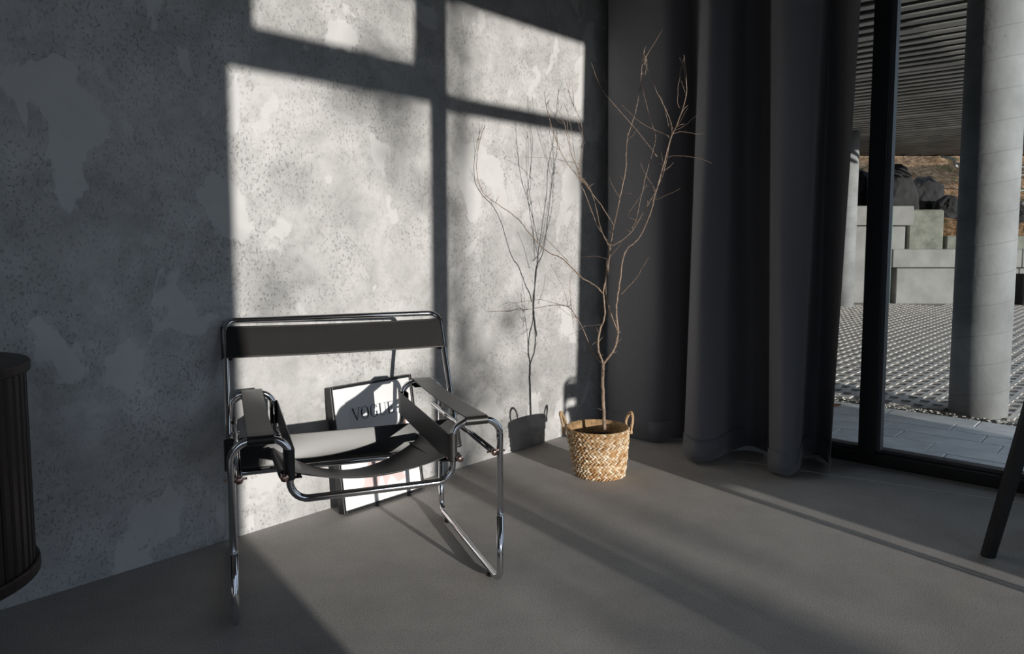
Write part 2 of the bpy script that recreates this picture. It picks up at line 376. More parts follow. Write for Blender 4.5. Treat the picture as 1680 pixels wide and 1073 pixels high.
    for (par, z, s) in ((back, .672, .012), (back, .768, .012), (low, .332, .052-.042*.045**.65), (low, .414, .011)):
        bm = bmesh.new()
        for i in range(118):
            x = -.36+.72*(i+.5)/118; p = off(x, z, s); q = off(x+.003, z, s); d = (q-p).normalized(); u_ = d.cross(N).normalized()
            abox(bm, (-.0019, -.0005, -.0004), (.0019, .0005, .0005), Matrix.Translation(p) @ Matrix((d, u_, N)).transposed().to_4x4())
        tag(fin('stitching', bm, STITCH, par), kind='stuff')
    for par, za, zb_ in ((back, .675, .765), (low, .334, .412)):
        for x in (-.285, -.278, .278, .285):
            s0 = .02; stitches(par, off(x, za, s0), off(x, zb_, s0), N, 16)
    return t
chair = make_armchair('black leather and chrome tube armchair in the sun before the grey wall')
chair.location = (1.2990, 1.7300, 0); chair.rotation_euler = (0, 0, R(-26.53))
def copy_tree(o, parent=None):
    c = o.copy(); C.objects.link(c); c.parent = parent
    for ch in list(o.children): copy_tree(ch, c)
    return c
c2 = copy_tree(chair); c2['label'] = 'matching black leather and chrome tube armchair standing beyond the right edge of the frame'
c2.location = (2.925, -.435, 0); c2.rotation_euler = (0, 0, R(169.5))
for o in (chair, c2): o['group'] = 'chrome tube armchairs'

# ------------------------------------------------------------------ framed print leaning on the wall
PW_, PH_, PD_ = .413, .500, .04
fr_ = empty('picture_frame', 'black framed fashion print leaning on the wall behind the chair', 'picture', (1.675, 2.466, 0))
fr_.rotation_euler = (R(-9.6), 0, 0)
y_f, fw = -.04, .011
box('frame_side', (0, y_f, 0), (fw, 0, PH_), FRAME, fr_, .0015); box('frame_side', (PW_-fw, y_f, 0), (PW_, 0, PH_), FRAME, fr_, .0015)
box('frame_side', (fw, y_f, 0), (PW_-fw, 0, fw), FRAME, fr_, .0015); box('frame_side', (fw, y_f, PH_-fw), (PW_-fw, 0, PH_), FRAME, fr_, .0015)
pr_ = box('print', (fw, -.032, fw), (PW_-fw, -.028, PH_-fw), PAPER, fr_)
def flat(name, polys, mat, y, parent):
    bm = bmesh.new()
    for P in polys:
        f = [bm.verts.new((x, y, z)) for x, z in P]; g = [bm.verts.new((x, y+.0008, z)) for x, z in P]
        bm.faces.new(f); bm.faces.new(g[::-1])
        for i in range(len(P)): bm.faces.new((f[i], g[i], g[(i+1) % len(P)], f[(i+1) % len(P)]))
    return fin(name, bm, mat, parent)
flat('printed_photo', [[(.082, .06), (.335, .06), (.335, .405), (.082, .405)]], PHOTO, -.0326, pr_)
def curve(fn, n=14): return [fn(i/(n-1)) for i in range(n)]
pk = [[(.165, .05), (.10, .06), (.12, .12), (.15, .20), (.17, .27), (.20, .30), (.235, .29), (.215, .24), (.205, .17), (.195, .10)],
      [(.215, .06), (.205, .10), (.22, .19), (.245, .27), (.27, .28), (.285, .22), (.30, .12), (.33, .07), (.28, .065), (.25, .10)]]
flat('printed_cloth_folds', pk, PINK, -.0332, pr_)
flat('printed_hand', [[(.318, .30), (.345, .275), (.36, .29), (.358, .335), (.335, .325)]], SKIN, -.0338, pr_)
# condensed high-contrast serif capitals V O G U E
H_, Z0 = .050, .352
def rect(x0, z0, x1, z1): return [(x0, z0), (x1, z0), (x1, z1), (x0, z1)]
def ring(cx, cz, ax, az, thick, thin, a0=0, a1=360, n=28):
    out = []
    for i in range(n):
        t0, t1 = R(a0+(a1-a0)*i/n), R(a0+(a1-a0)*(i+1)/n); q = []
        for t, s in ((t0, 1), (t1, 1), (t1, 0), (t0, 0)):
            wdt = thin+(thick-thin)*abs(math.cos(t))**1.6
            k = 0 if s else 1
            q.append((cx+(ax-k*wdt)*math.cos(t), cz+(az-k*thin*1.0)*math.sin(t)))
        out.append(q)
    return out
L = []; x = .094; TK, TN = .0062, .0013
z0, z1 = Z0, Z0+H_
L += [[(x, z1), (x+TK, z1), (x+.0215, z0), (x+.0180, z0)], [(x+.034, z1), (x+.0355, z1), (x+.0215, z0), (x+.0195, z0)], rect(x-.003, z1-TN, x+.010, z1), rect(x+.030, z1-TN, x+.040, z1)]
x += .042; L += ring(x+.0195, z0+H_/2, .0195, H_/2+.001, TK, TN)
x += .045; L += ring(x+.0195, z0+H_/2, .0195, H_/2+.001, TK, TN, 50, 318); L += [rect(x+.030, z0+.003, x+.036, z0+.022), rect(x+.025, z0+.021, x+.040, z0+.0225), [(x+.031, z1-.013), (x+.0345, z1-.013), (x+.0345, z1-.001), (x+.033, z1-.001)]]
x += .046; L += [rect(x+.003, z0+.012, x+.003+TK, z1), rect(x-.002, z1-TN, x+.014, z1), rect(x+.032, z0+.012, x+.0335, z1), rect(x+.026, z1-TN, x+.039, z1)]
q = []
for i in range(12):
    t0, t1 = R(180+180*i/12), R(180+180*(i+1)/12)
    def pt(t, k): wd = TN+(TK-TN)*max(0, -math.cos(t))**1.5; return (x+.01825+(.01525-k*wd)*math.cos(t), z0+.012+(.0125-k*TN)*math.sin(t))
    q.append([pt(t0, 0), pt(t1, 0), pt(t1, 1), pt(t0, 1)])
L += q
x += .045; L += [rect(x+.002, z0, x+.002+TK, z1), rect(x-.002, z1-TN, x+.030, z1), rect(x-.002, z0, x+.031, z0+TN), rect(x+.008, z0+.0255, x+.020, z0+.0268), rect(x+.019, z0+.021, x+.0203, z0+.031), [(x+.0295, z1), (x+.030, z1), (x+.030, z1-.013), (x+.0287, z1-.013)], [(x+.0305, z0), (x+.031, z0+.015), (x+.0297, z0+.015), (x+.027, z0)]]
flat('lettering', L, INK, -.0340, pr_)
flat('small_print', [rect(.15, .432, .19, .4332), rect(.20, .432, .26, .4332)], PHOTO, -.0332, pr_)

# ------------------------------------------------------------------ woven basket
BX, BY = 2.786, 2.002
bk = empty('woven_basket', 'braided straw basket with two loop handles holding the bare tree', 'basket', (BX, BY, 0))
ZR = .222
def brad(z): return .113 + (.145-.113)*min(1, z/ZR)**.8
lean = Vector((-.012*.665, .012*.747, 0))
NR = 9
for i in range(NR):
    zc = (i+.5)*ZR/NR; hh_ = ZR/NR; rc = brad(zc)+.0015*math.sin(i*2.3); NS = 44; ph0 = random.random()*6
    bm = bmesh.new(); cx = lean*(zc/ZR)
    for k in range(NS):
        for half in (0, 1):
            th = ph0+2*math.pi*(k+.5*half+random.uniform(-.10, .10))/NS; sg = 1 if half else -1
            zz = zc+sg*hh_*.24
            ring_c = Vector((math.cos(th), math.sin(th), 0)); tg = Vector((-math.sin(th), math.cos(th), 0)); up = Vector((0, 0, 1))
            d = (tg*1.0+up*(sg*-.62)).normalized(); s_ = ring_c.cross(d).normalized(); p = cx+ring_c*(rc+random.uniform(-.001, .0015))+up*zz
            ln, wd, tk = .0155*random.uniform(.92, 1.1), hh_*.205*random.uniform(.8, 1.15), .0050*random.uniform(.8, 1.25)
            # strand: a bulging six-sided lozenge
            a_ = bm.verts.new(p-d*ln-ring_c*.002); b_ = bm.verts.new(p+d*ln-ring_c*.002)
            mid_ = [bm.verts.new(p+s_*wd*math.cos(q)+ring_c*tk*math.sin(q)) for q in (0, 1.05, 2.09, 3.14, 4.7)]
            for q in range(5): bm.faces.new((a_, mid_[q], mid_[(q+1) % 5])); bm.faces.new((b_, mid_[(q+1) % 5], mid_[q]))
    fin('braid_row', bm, STRAW, bk, False)
bm = bmesh.new(); rings = []
prof = [(.105, .004), (.112, .002)] + [(brad(z)-.001, z) for z in [ZR*j/8 for j in range(1, 9)]] + [(brad(ZR)-.008, ZR)] + [(brad(z)-.010, z) for z in (ZR*.8, ZR*.6, ZR*.4)]
for r_, z in prof:
    c0 = lean*(z/ZR); rings.append([bm.verts.new((c0.x+r_*math.cos(2*math.pi*k/40), c0.y+r_*math.sin(2*math.pi*k/40), z)) for k in range(40)])
for A_, B_ in zip(rings, rings[1:]):
    for k in range(40): bm.faces.new((A_[k], A_[(k+1) % 40], B_[(k+1) % 40], B_[k]))
bm.faces.new(rings[0][::-1]); fin('lining', bm, STRAWI, bk, True)
lathe('soil', [(.118, .145), (.128, .165), (.06, .176), (.02, .17)], SOIL, bk, 30, (lean.x*.8, lean.y*.8))
def rope_handle(ang, tiltout):
    ca, sa = math.cos(ang), math.sin(ang); rr_ = brad(ZR)+.004; tg = Vector((-sa, ca, 0)); rd = Vector((ca, sa, 0))
    pts = []
    for i in range(25):
        t = i/24; th = math.pi*(1-t); p = lean+rd*(rr_+.004+tiltout*max(0, math.sin(th)))+tg*(.036*math.cos(th)*(1 if .08 < t < .92 else .9))+Vector((0, 0, ZR-.012+.068*math.sin(th)**.8 if 0 < t < 1 else ZR-.035))
        pts.append(p)
    hd = None
    for ph in (0, math.pi):
        tw = []
        for i, p in enumerate(crom(pts, 3)):
            an = i*.75+ph; tw.append(p+rd*.0034*math.cos(an)+Vector((0, 0, 1)).cross(rd)*.002*math.sin(an)+Vector((0, 0, .0034*math.sin(an))))
        if hd is None: hd = tube('handle', tw, .0042, STRAW, bk, 7)
        else: tube('rope_strand', tw, .0042, STRAW, hd, 7)
ax = math.atan2(.747, -.665)   # the basket's left as seen from the room
rope_handle(ax-.25, .022); rope_handle(ax+math.pi+.25, .012)

# ------------------------------------------------------------------ bare tree
CB = [(3.62, 2.53, 0.015), (3.457, 2.419, 0.015), (3.4, 2.22, 0.015), (3.405, 2.09, 0.015), (3.5, 2.025, 0.015), (3.61, 1.985, 0.015), (3.47, 1.905, 0.015), (3.3, 1.855, 0.015), (3.199, 1.738, 0.015), (3.31, 1.68, 0.015), (3.5, 1.7, 0.015), (3.64, 1.655, 0.015), (3.6, 1.545, 0.015), (3.42, 1.462, 0.015), (3.3, 1.405, 0.015), (3.281, 1.335, 0.015), (3.4, 1.315, 0.015), (3.6, 1.375, 0.015), (3.715, 1.345, 0.015), (3.6, 1.245, 0.015), (3.437, 1.186, 0.015)]
CT = [(3.62, 2.53, 3.25), (3.455, 2.458, 3.25), (3.414, 2.249, 3.25), (3.418, 2.073, 3.25), (3.486, 2.023, 3.25), (3.565, 2.001, 3.25), (3.464, 1.897, 3.25), (3.344, 1.811, 3.25), (3.274, 1.727, 3.25), (3.351, 1.713, 3.25), (3.485, 1.741, 3.25), (3.585, 1.738, 3.25), (3.556, 1.612, 3.25), (3.429, 1.541, 3.25), (3.345, 1.499, 3.25), (3.333, 1.424, 3.25), (3.415, 1.293, 3.25), (3.555, 1.305, 3.25), (3.637, 1.329, 3.25), (3.555, 1.255, 3.25), (3.441, 1.09, 3.25)]
BR = [
 ([(0.001,-0.001,0.206),(-0.003,0.004,0.35),(-0.006,0.007,0.446),(-0.004,0.005,0.512)], 0.0085, 0.0075),
 ([(-0.004,0.005,0.512),(-0.013,0.028,0.587),(-0.002,0.028,0.664),(0.021,0.015,0.742),(0.022,0.027,0.836),(0.042,0.018,0.946),(0.058,0.012,1.071),(0.073,0.008,1.149),(0.102,-0.012,1.305),(0.122,-0.021,1.414),(0.132,-0.02,1.539),(0.163,-0.041,1.664),(0.184,-0.052,1.773),(0.196,-0.053,1.882),(0.211,-0.057,1.96)], 0.0062, 0.0012),
 ([(-0.004,0.005,0.512),(0.022,-0.038,0.589),(0.025,-0.054,0.669),(0.012,-0.052,0.763),(0.014,-0.068,0.887),(0.021,-0.089,1.025),(0.054,-0.138,1.086),(0.076,-0.176,1.177),(0.088,-0.202,1.281),(0.104,-0.233,1.415),(0.111,-0.253,1.502),(0.127,-0.284,1.589),(0.142,-0.315,1.704),(0.134,-0.318,1.788),(0.118,-0.314,1.872)], 0.0062, 0.0014),
 ([(0.04,-0.044,0.659),(0.027,-0.005,0.759),(0.029,0.017,0.852),(0.045,0.024,0.977),(0.066,0.026,1.055),(0.042,0.078,1.149),(0.018,0.13,1.291),(0.01,0.164,1.371),(0.028,0.169,1.467),(0.046,0.174,1.563),(0.054,0.19,1.644),(0.04,0.231,1.726),(0.031,0.266,1.847)], 0.0045, 0.0008),
 ([(0.055,-0.001,1.149),(0.035,0.055,1.242),(0.006,0.122,1.337),(-0.023,0.189,1.417),(-0.037,0.239,1.498),(-0.046,0.284,1.611),(-0.045,0.317,1.709),(-0.033,0.338,1.784)], 0.0032, 0.001),
 ([(0.034,0.007,1.055),(0.035,0.053,1.133),(0.034,0.103,1.291),(0.022,0.164,1.387),(0.015,0.219,1.501),(0.023,0.257,1.616),(0.04,0.286,1.645)], 0.0028, 0.001),
 ([(0.01,0.019,0.837),(0.005,0.067,0.875),(-0.015,0.132,0.912),(-0.045,0.209,0.991),(-0.077,0.287,1.03),(-0.103,0.36,1.102),(-0.126,0.427,1.184),(-0.164,0.513,1.249),(-0.23,0.54,1.296),(-0.281,0.534,1.357),(-0.287,0.539,1.452),(-0.264,0.539,1.549),(-0.234,0.534,1.622)], 0.0045, 0.0011),
 ([(0.045,0.25,0.977),(0.024,0.349,1.07),(-0.005,0.457,1.145)], 0.002, 0.001),
 ([(-0.004,0.005,0.512),(-0.003,0.068,0.566),(-0.001,0.13,0.672),(-0.01,0.205,0.765),(-0.025,0.286,0.769),(-0.058,0.388,0.749),(-0.092,0.491,0.736),(-0.211,0.538,0.738)], 0.0035, 0.0007),
 ([(-0.001,0.212,0.764),(-0.039,0.296,0.786),(-0.051,0.35,0.795),(-0.096,0.443,0.781),(-0.131,0.523,0.753)], 0.0016, 0.0007),
 ([(-0.001,0.212,0.764),(0.004,0.237,0.827),(-0.006,0.278,0.907),(-0.015,0.317,0.972)], 0.0016, 0.0007),
 ([(-0.016,0.169,0.687),(-0.028,0.181,0.815),(-0.026,0.179,0.911),(-0.012,0.164,0.967)], 0.0014, 0.0007),
 ([(0.045,-0.051,0.831),(0.072,-0.111,0.902),(0.077,-0.147,0.957),(0.078,-0.178,1.003)], 0.002, 0.0007),
 ([(0.026,0.016,0.996),(0.009,0.072,1.008),(-0.018,0.14,1.0)], 0.0012, 0.0006),
 ([(-0.005,0.006,0.698),(-0.022,0.055,0.688),(-0.032,0.097,0.685)], 0.0012, 0.0006),
 ([(0.005,0.115,0.681),(-0.037,0.132,0.659),(-0.078,0.148,0.642)], 0.0012, 0.0006),
 ([(0.013,-0.015,1.052),(0.056,-0.083,1.102),(0.085,-0.135,1.193),(0.113,-0.187,1.298),(0.125,-0.221,1.387),(0.128,-0.244,1.49),(0.125,-0.261,1.576)], 0.003, 0.001),
 ([(0.035,-0.115,1.132),(0.062,-0.123,1.177),(0.088,-0.131,1.284),(0.115,-0.14,1.391),(0.151,-0.159,1.529),(0.152,-0.139,1.606),(0.138,-0.101,1.745),(0.144,-0.086,1.853)], 0.0024, 0.0007),
 ([(0.125,-0.261,1.554),(0.129,-0.325,1.578),(0.107,-0.361,1.593),(0.095,-0.408,1.612)], 0.0014, 0.0006),
 ([(0.123,-0.259,1.544),(0.141,-0.294,1.553),(0.157,-0.327,1.547),(0.168,-0.354,1.54),(0.178,-0.381,1.541)], 0.0014, 0.0006),
 ([(0.106,-0.24,1.436),(0.111,-0.271,1.448),(0.135,-0.325,1.444),(0.159,-0.378,1.431),(0.177,-0.425,1.41)], 0.0012, 0.0006),
 ([(0.151,-0.169,1.456),(0.121,-0.106,1.546),(0.076,-0.025,1.655),(0.045,0.039,1.737),(0.036,0.08,1.806),(0.033,0.114,1.891)], 0.002, 0.0008),
 ([(0.141,-0.234,1.539),(0.123,-0.176,1.569),(0.103,-0.116,1.603),(0.094,-0.068,1.645),(0.084,-0.019,1.694)], 0.0014, 0.0007),
 ([(0.125,-0.261,1.559),(0.127,-0.233,1.638),(0.108,-0.182,1.745),(0.094,-0.136,1.867),(0.121,-0.136,1.909)], 0.002, 0.0008),
 ([(0.115,-0.249,1.576),(0.09,-0.237,1.662),(0.068,-0.227,1.711)], 0.0014, 0.0006),
 ([(0.195,-0.068,1.879),(0.196,-0.08,1.923),(0.215,-0.111,1.982),(0.229,-0.138,2.034)], 0.0014, 0.0006),
 ([(0.118,-0.314,1.858),(0.113,-0.3,1.788),(0.112,-0.291,1.717),(0.117,-0.29,1.667),(0.128,-0.294,1.653)], 0.0014, 0.0008),
 ([(0.195,-0.069,1.833),(0.207,-0.073,1.896),(0.202,-0.057,1.936),(0.215,-0.061,1.968)], 0.0014, 0.0008),
 ([(0.063,0.185,1.436),(0.029,0.272,1.458),(0.0,0.353,1.474),(-0.041,0.448,1.481),(-0.09,0.537,1.484)], 0.0014, 0.0006),
 ([(0.03,0.222,1.502),(0.031,0.243,1.568),(0.037,0.259,1.649)], 0.0016, 0.001),
 ([(0.041,0.195,1.39),(0.048,0.221,1.488),(0.054,0.247,1.618),(0.048,0.288,1.734),(0.053,0.317,1.689)], 0.0014, 0.0006),
 ([(-0.032,0.337,1.713),(-0.043,0.349,1.705)], 0.001, 0.0008),
 ([(-0.027,0.331,1.752),(-0.017,0.319,1.784)], 0.001, 0.0008),
 ([(0.05,-0.131,1.169),(0.024,-0.103,1.192),(0.049,-0.13,1.252),(0.079,-0.164,1.327)], 0.0014, 0.0006),
 ([(0.1,-0.022,1.297),(0.099,-0.066,1.292)], 0.001, 0.0006),
 ([(0.163,-0.032,1.618),(0.168,-0.084,1.611)], 0.001, 0.0006),
 ([(0.027,0.27,1.522),(0.01,0.32,1.565)], 0.001, 0.0006),
]

tr = empty('bare_tree', 'leafless young tree with thin brown branches standing in the straw basket', 'plant', (2.80, 1.99, 0))
for i, (L_, r0, r1) in enumerate(BR):
    P = crom(L_, 5); n_ = len(P)
    P = [p if (j in (0, n_-1)) else p+Vector([random.uniform(-1, 1)*.0014 for _ in range(3)]) for j, p in enumerate(P)]
    rad = [(r0+(r1-r0)*(j/(n_-1))**.6)*(1 if i == 0 else .92) for j in range(n_)]
    o = tube('trunk' if i == 0 else 'branch', P, rad, BARK, tr, 8 if r0 > .003 else 6)
    if r0 > .0024:       # buds and short side twigs
        bm = bmesh.new()
        for j in range(3, n_-2, 3):
            d = Vector([random.uniform(-1, 1) for _ in range(3)]); d.z = abs(d.z)*.6+.3; d.normalize(); ln = random.choice((.006, .008, .012, .02, .04))
            tube_bm(bm, [P[j], P[j]+d*ln*.5+Vector((0, 0, ln*.1)), P[j]+d*ln], [min(rad[j], .0018), .0012, .0006], 5)
        tag(fin('spur_twigs', bm, BARK, o, True), kind='stuff')
    if r0 > .0024 and i:
        for q in range(5):
            j = random.randint(n_//3, n_-3); d = (P[j+1]-P[j-1]).normalized(); w_ = Vector([random.uniform(-1, 1) for _ in range(3)]); d = (d+w_*.8).normalized()
            ln = random.uniform(.05, .16); tw = [P[j]]
            for k in range(4):
                d = (d+Vector([random.uniform(-.25, .25) for _ in range(3)])+Vector((0, 0, .12))).normalized(); tw.append(tw[-1]+d*ln/4)
            if tw[-1].y+1.99 < 2.5: tube('twig', crom(tw, 3), [.0011-.0006*z_/12 for z_ in range(13)], BARK, o, 5)

# ------------------------------------------------------------------ curtain in front of the glazing
ct = empty('curtain', 'floor-length charcoal grey curtain drawn back beside the glazing', 'curtain', (3.45, 1.85, 0))
nz = 26; Bp = crom(CB, 6); Tp = crom(CT, 6); bm = bmesh.new(); grid = []
base = Vector((3.45, 1.85, 0))
for j in range(nz+1):
    s = j/nz; row = []
    for i, (b, t) in enumerate(zip(Bp, Tp)):
        z = .005+(3.24-.005)*s; p = b.lerp(t, s); wv = .010*math.sin(i*.35+s*5.0)*math.sin(s*9+i*.11)*(1 if 6 < i < len(Bp)-3 else 0)
        q = Vector((min(p.x+wv, 3.735), min(p.y+wv*.5, 2.54), z)); 
        if j == 0: q.z += .006+.010*(.5+.5*math.sin(i*.6))
        row.append(bm.verts.new(q-base))
    grid.append(row)
for A_, B_ in zip(grid, grid[1:]):
    for i in range(len(A_)-1): bm.faces.new((A_[i], A_[i+1], B_[i+1], B_[i]))
cloth = solid(fin('cloth', bm, CURT, ct, True, False), .0025)
# turned-up hem, a second layer of cloth on the lowest 11 cm
bm = bmesh.new(); rows = []
for s in (.004, .018, .034):
    row = []
    for i, (b, t) in enumerate(zip(Bp, Tp)):
        p = b.lerp(t, s); tg = (Bp[min(i+1, len(Bp)-1)]-Bp[max(i-1, 0)]).normalized(); nrm = Vector((tg.y, -tg.x, 0)); q = p+nrm*.005
        row.append(bm.verts.new(Vector((min(q.x, 3.737), min(q.y, 2.543), .012+3.2*s+.004*math.sin(i*.6)))-base))
    rows.append(row)
for A_, B_ in zip(rows, rows[1:]):
    for i in range(len(A_)-1): bm.faces.new((A_[i], A_[i+1], B_[i+1], B_[i]))
solid(fin('hem', bm, CURT, ct, True, False), .002)
tag(box('curtain_rail', (3.36, -1.9, 3.25), (3.56, 2.5, 3.3), FRAME), 'black curtain rail fixed along the ceiling above the charcoal curtain', 'rail')

# ------------------------------------------------------------------ tambour sideboard, rounded end
SB = Vector((.332, 2.272, 0)); RB = .26
sbd = empty('sideboard', 'dark walnut sideboard with rounded tambour end at the left edge', 'cabinet', SB)
def capsule(r_, x0=-1.2, n=24):
    P = [(r_*math.sin(t), -r_*math.cos(t)) for t in [math.pi*k/n for k in range(n+1)]]
    return P+[(x0, r_), (x0, -r_)]
def slab(name, P, z0, z1, mat, parent, bev=.006):
    bm = bmesh.new(); f = bm.faces.new([bm.verts.new((x_, y_, z0)) for x_, y_ in P]); e = bmesh.ops.extrude_face_region(bm, geom=[f])
    bmesh.ops.translate(bm, verts=[v for v in e['geom'] if isinstance(v, bmesh.types.BMVert)], vec=(0, 0, z1-z0))
    ed = [e_ for e_ in bm.edges if abs(e_.verts[0].co.z-e_.verts[1].co.z) < 1e-6]
    if bev: bmesh.ops.bevel(bm, geom=ed, offset=bev, segments=3, affect='EDGES', profile=.5)
    return fin(name, bm, mat, parent)
slab('top_board', capsule(RB), .752, .780, WALNUT, sbd); slab('bottom_board', capsule(RB), .235, .268, WALNUT, sbd)
slab('carcass', capsule(RB-.035), .268, .752, WALNUT, sbd, 0)
sw = .0285; slat_me = None
def add_slat(x_, y_, rz):
    global slat_me
    if slat_me is None:
        bm = bmesh.new(); P = [(-sw/2+.001, -.020), (sw/2-.001, -.020), (sw/2-.001, .002), (sw/2-.006, .0075), (-sw/2+.006, .0075), (-sw/2+.001, .002)]
        P = [(p, -q) for p, q in P]; f = bm.faces.new([bm.verts.new((p, q, .268)) for p, q in P]); e = bmesh.ops.extrude_face_region(bm, geom=[f])
        bmesh.ops.translate(bm, verts=[v for v in e['geom'] if isinstance(v, bmesh.types.BMVert)], vec=(0, 0, .484)); o = fin('tambour_slat', bm, WALNUT, sbd); slat_me = o.data
    else:
        o = bpy.data.objects.new('tambour_slat', slat_me); C.objects.link(o); o.parent = sbd
    o.location = (x_, y_, 0); o.rotation_euler = (0, 0, rz)
rs = RB-.018; na_ = int(math.pi*rs/sw)
for k in range(na_): t = math.pi*(k+.5)/na_; add_slat(rs*math.sin(t), -rs*math.cos(t), t)
for k in range(38): add_slat(-sw*(k+.5), -rs, 0)
for lx, ly in ((.02, -.12), (.02, .12), (-1.1, -.12), (-1.1, .12)):
    bm = bmesh.new(); tube_bm(bm, [(lx, ly, 0), (lx, ly, .236)], [.011, .017], 12); fin('leg', bm, WALNUT, sbd, True)

# ------------------------------------------------------------------ black wooden bar stool, right edge
SC_ = Vector((3.078, .211, 0)); st = empty('bar_stool', 'black wooden bar stool leg splayed at the right edge before the glazing', 'stool', SC_)
dirs = [(-.148, .257), (.258, .148), (.148, -.257), (-.258, -.148)]; legs = []
for dx, dy in dirs:
    b = Vector((dx, dy, 0)); tp = Vector((dx*.48, dy*.48, .74)); u = (tp-b).normalized(); s1 = Vector((dx, dy, 0)).normalized(); s1 = (s1-u*s1.dot(u)).normalized(); s2 = u.cross(s1)
    bm = bmesh.new(); q = []
    for p, k in ((b, .021), (tp, .025)):
        q.append([bm.verts.new(p+(s1*ca+s2*sb_)*k) for ca, sb_ in ((1, .55), (.55, 1), (-.55, 1), (-1, .55), (-1, -.55), (-.55, -1), (.55, -1), (1, -.55))])
    for v in q[0]: v.co.z = 0.0
    for i in range(8): bm.faces.new((q[0][i], q[0][(i+1) % 8], q[1][(i+1) % 8], q[1][i]))
    bm.faces.new(q[0][::-1]); bm.faces.new(q[1]); fin('leg', bm, BLACKW, st); legs.append((b, tp))
for i in range(4):
    h_ = .445 if i % 2 == 0 else .43; f_ = h_/.74
    p = legs[i][0].lerp(legs[i][1], f_); q = legs[(i+1) % 4][0].lerp(legs[(i+1) % 4][1], f_)
    tube('footrest_rail', [p, q], .0145, BLACKW, st, 10)
bm = bmesh.new(); bmesh.ops.create_cone(bm, cap_ends=True, segments=32, radius1=.175, radius2=.185, depth=.035, matrix=Matrix.Translation((0, 0, .757))); bmesh.ops.bevel(bm, geom=[e for e in bm.edges if abs(e.verts[0].co.z-e.verts[1].co.z) < 1e-5], offset=.008, segments=2, affect='EDGES'); fin('seat', bm, BLACKW, st)

# ------------------------------------------------------------------ outdoors
GZ = -.04
def W(l, d, z): return Vector((.74717*d+.66465*l, .66465*d-.74717*l, z))   # l to the right, d away, measured from the viewpoint
tag(box('ground', (-60, -60, -.42), (60, 60, -.14), LAWN), kind='structure')
# facade continuing past the room towards the sun
tag(box('sky_blocking_mass', (-4.2, -4.3, 3.46), (3.9, 14, 9.0), DWALL), kind='structure')  # unseen mass added above the room to block sky light from the column
tag(box('facade_wall_far', (3.72, 2.76, -.14), (3.9, 14, 3.45), DWALL), kind='structure')
tag(box('facade_wall', (3.70, -4.3, -.14), (3.9, -2.06, 3.4), DWALL), kind='structure')
path = empty('paved_path', kind='structure'); smesh = None
RW = [(3.905, .22), (4.0, .71), (4.19, .91), (4.38, 1.01), (4.57, 1.215), (4.76, 1.325), (4.95, 1.02), (5.14, .925)]
bm = bmesh.new(); abox(bm, (3.9, -2.2, -.14), (5.45, 6.2, GZ-.008)); fin('sand_bed', bm, GRIT, path)
for ri, (rx, jy) in enumerate(RW[1:]):
    for k in range(-6, 10):
        yy = jy+.5*k
        if smesh is None:
            bm = bmesh.new(); abox(bm, (.0015, .003, -.05), (.1885, .497, 0)); bmesh.ops.bevel(bm, geom=[e for e in bm.edges if e.verts[0].co.z > -.01 and e.verts[1].co.z > -.01], offset=.0025, segments=1, affect='EDGES'); o = fin('slab', bm, SLAB, path); smesh = o.data
        else: o = bpy.data.objects.new('slab', smesh); C.objects.link(o); o.parent = path
        o.location = (rx, yy, GZ+random.uniform(-.0015, .001))
# concrete grass-grid pavers
gp = empty('grid_paving', kind='structure')
bm = bmesh.new(); abox(bm, (5.40, -6, -.14), (17.5, 14, GZ-.012)); fin('grit_bed', bm, GRITL, gp)
PX, PY, nxh, nyh = .68, .40, 4, 4
bm = bmesh.new(); rb = .021; cx_, cy_ = PX/nxh, PY/nyh; X_ = []; Yv = []
HWX, HWY = .056, .033
for i in range(-1, nxh+1):
    for c in (.0425, .1275): X_ += [c+.17*i-HWX, c+.17*i+HWX]
X_ = [v for v in X_ if .004 < v < PX-.004]+[.002, PX-.002]
for i in range(nyh): Yv += [.05+.1*i-HWY, .05+.1*i+HWY]
Yv += [.002, PY-.002]
X_ = sorted(set(round(v, 4) for v in X_)); Yv = sorted(set(round(v, 4) for v in Yv))
vt = {}
def gv(i, j, z): 
    k = (i, j, z)
    if k not in vt: vt[k] = bm.verts.new((X_[i], Yv[j], z))
    return vt[k]
def ishole(i, j):
    xm = (X_[i]+X_[i+1])/2; ym = (Yv[j]+Yv[j+1])/2; r_ = int(ym/.1); dy = ym-(.05+.1*r_)
    dx = (xm-(.0425 if r_ % 2 else .1275)+.085) % .17-.085
    return abs(dy) < HWY and abs(dx) < HWX
nX, nY = len(X_)-1, len(Yv)-1
for i in range(nX):
    for j in range(nY):
        if ishole(i, j): continue
        bm.faces.new((gv(i, j, 0), gv(i+1, j, 0), gv(i+1, j+1, 0), gv(i, j+1, 0)))
        for (a_, b_, di, dj) in (((i, j), (i+1, j), 0, -1), ((i+1, j), (i+1, j+1), 1, 0), ((i+1, j+1), (i, j+1), 0, 1), ((i, j+1), (i, j), -1, 0)):
            u_, v_ = i+di, j+dj
            if not (0 <= u_ < nX and 0 <= v_ < nY) or ishole(u_, v_):
                bm.faces.new((gv(*a_, 0), gv(*a_, -.045), gv(*b_, -.045), gv(*b_, 0)))
for v in bm.verts:   # rounded, worn ribs
    if v.co.z == 0: v.co.z -= .0012*((round(v.co.x*1000) % 3)/2)
o0 = fin('grid_paver', bm, PAVER, gp); first = True; cnt = 0
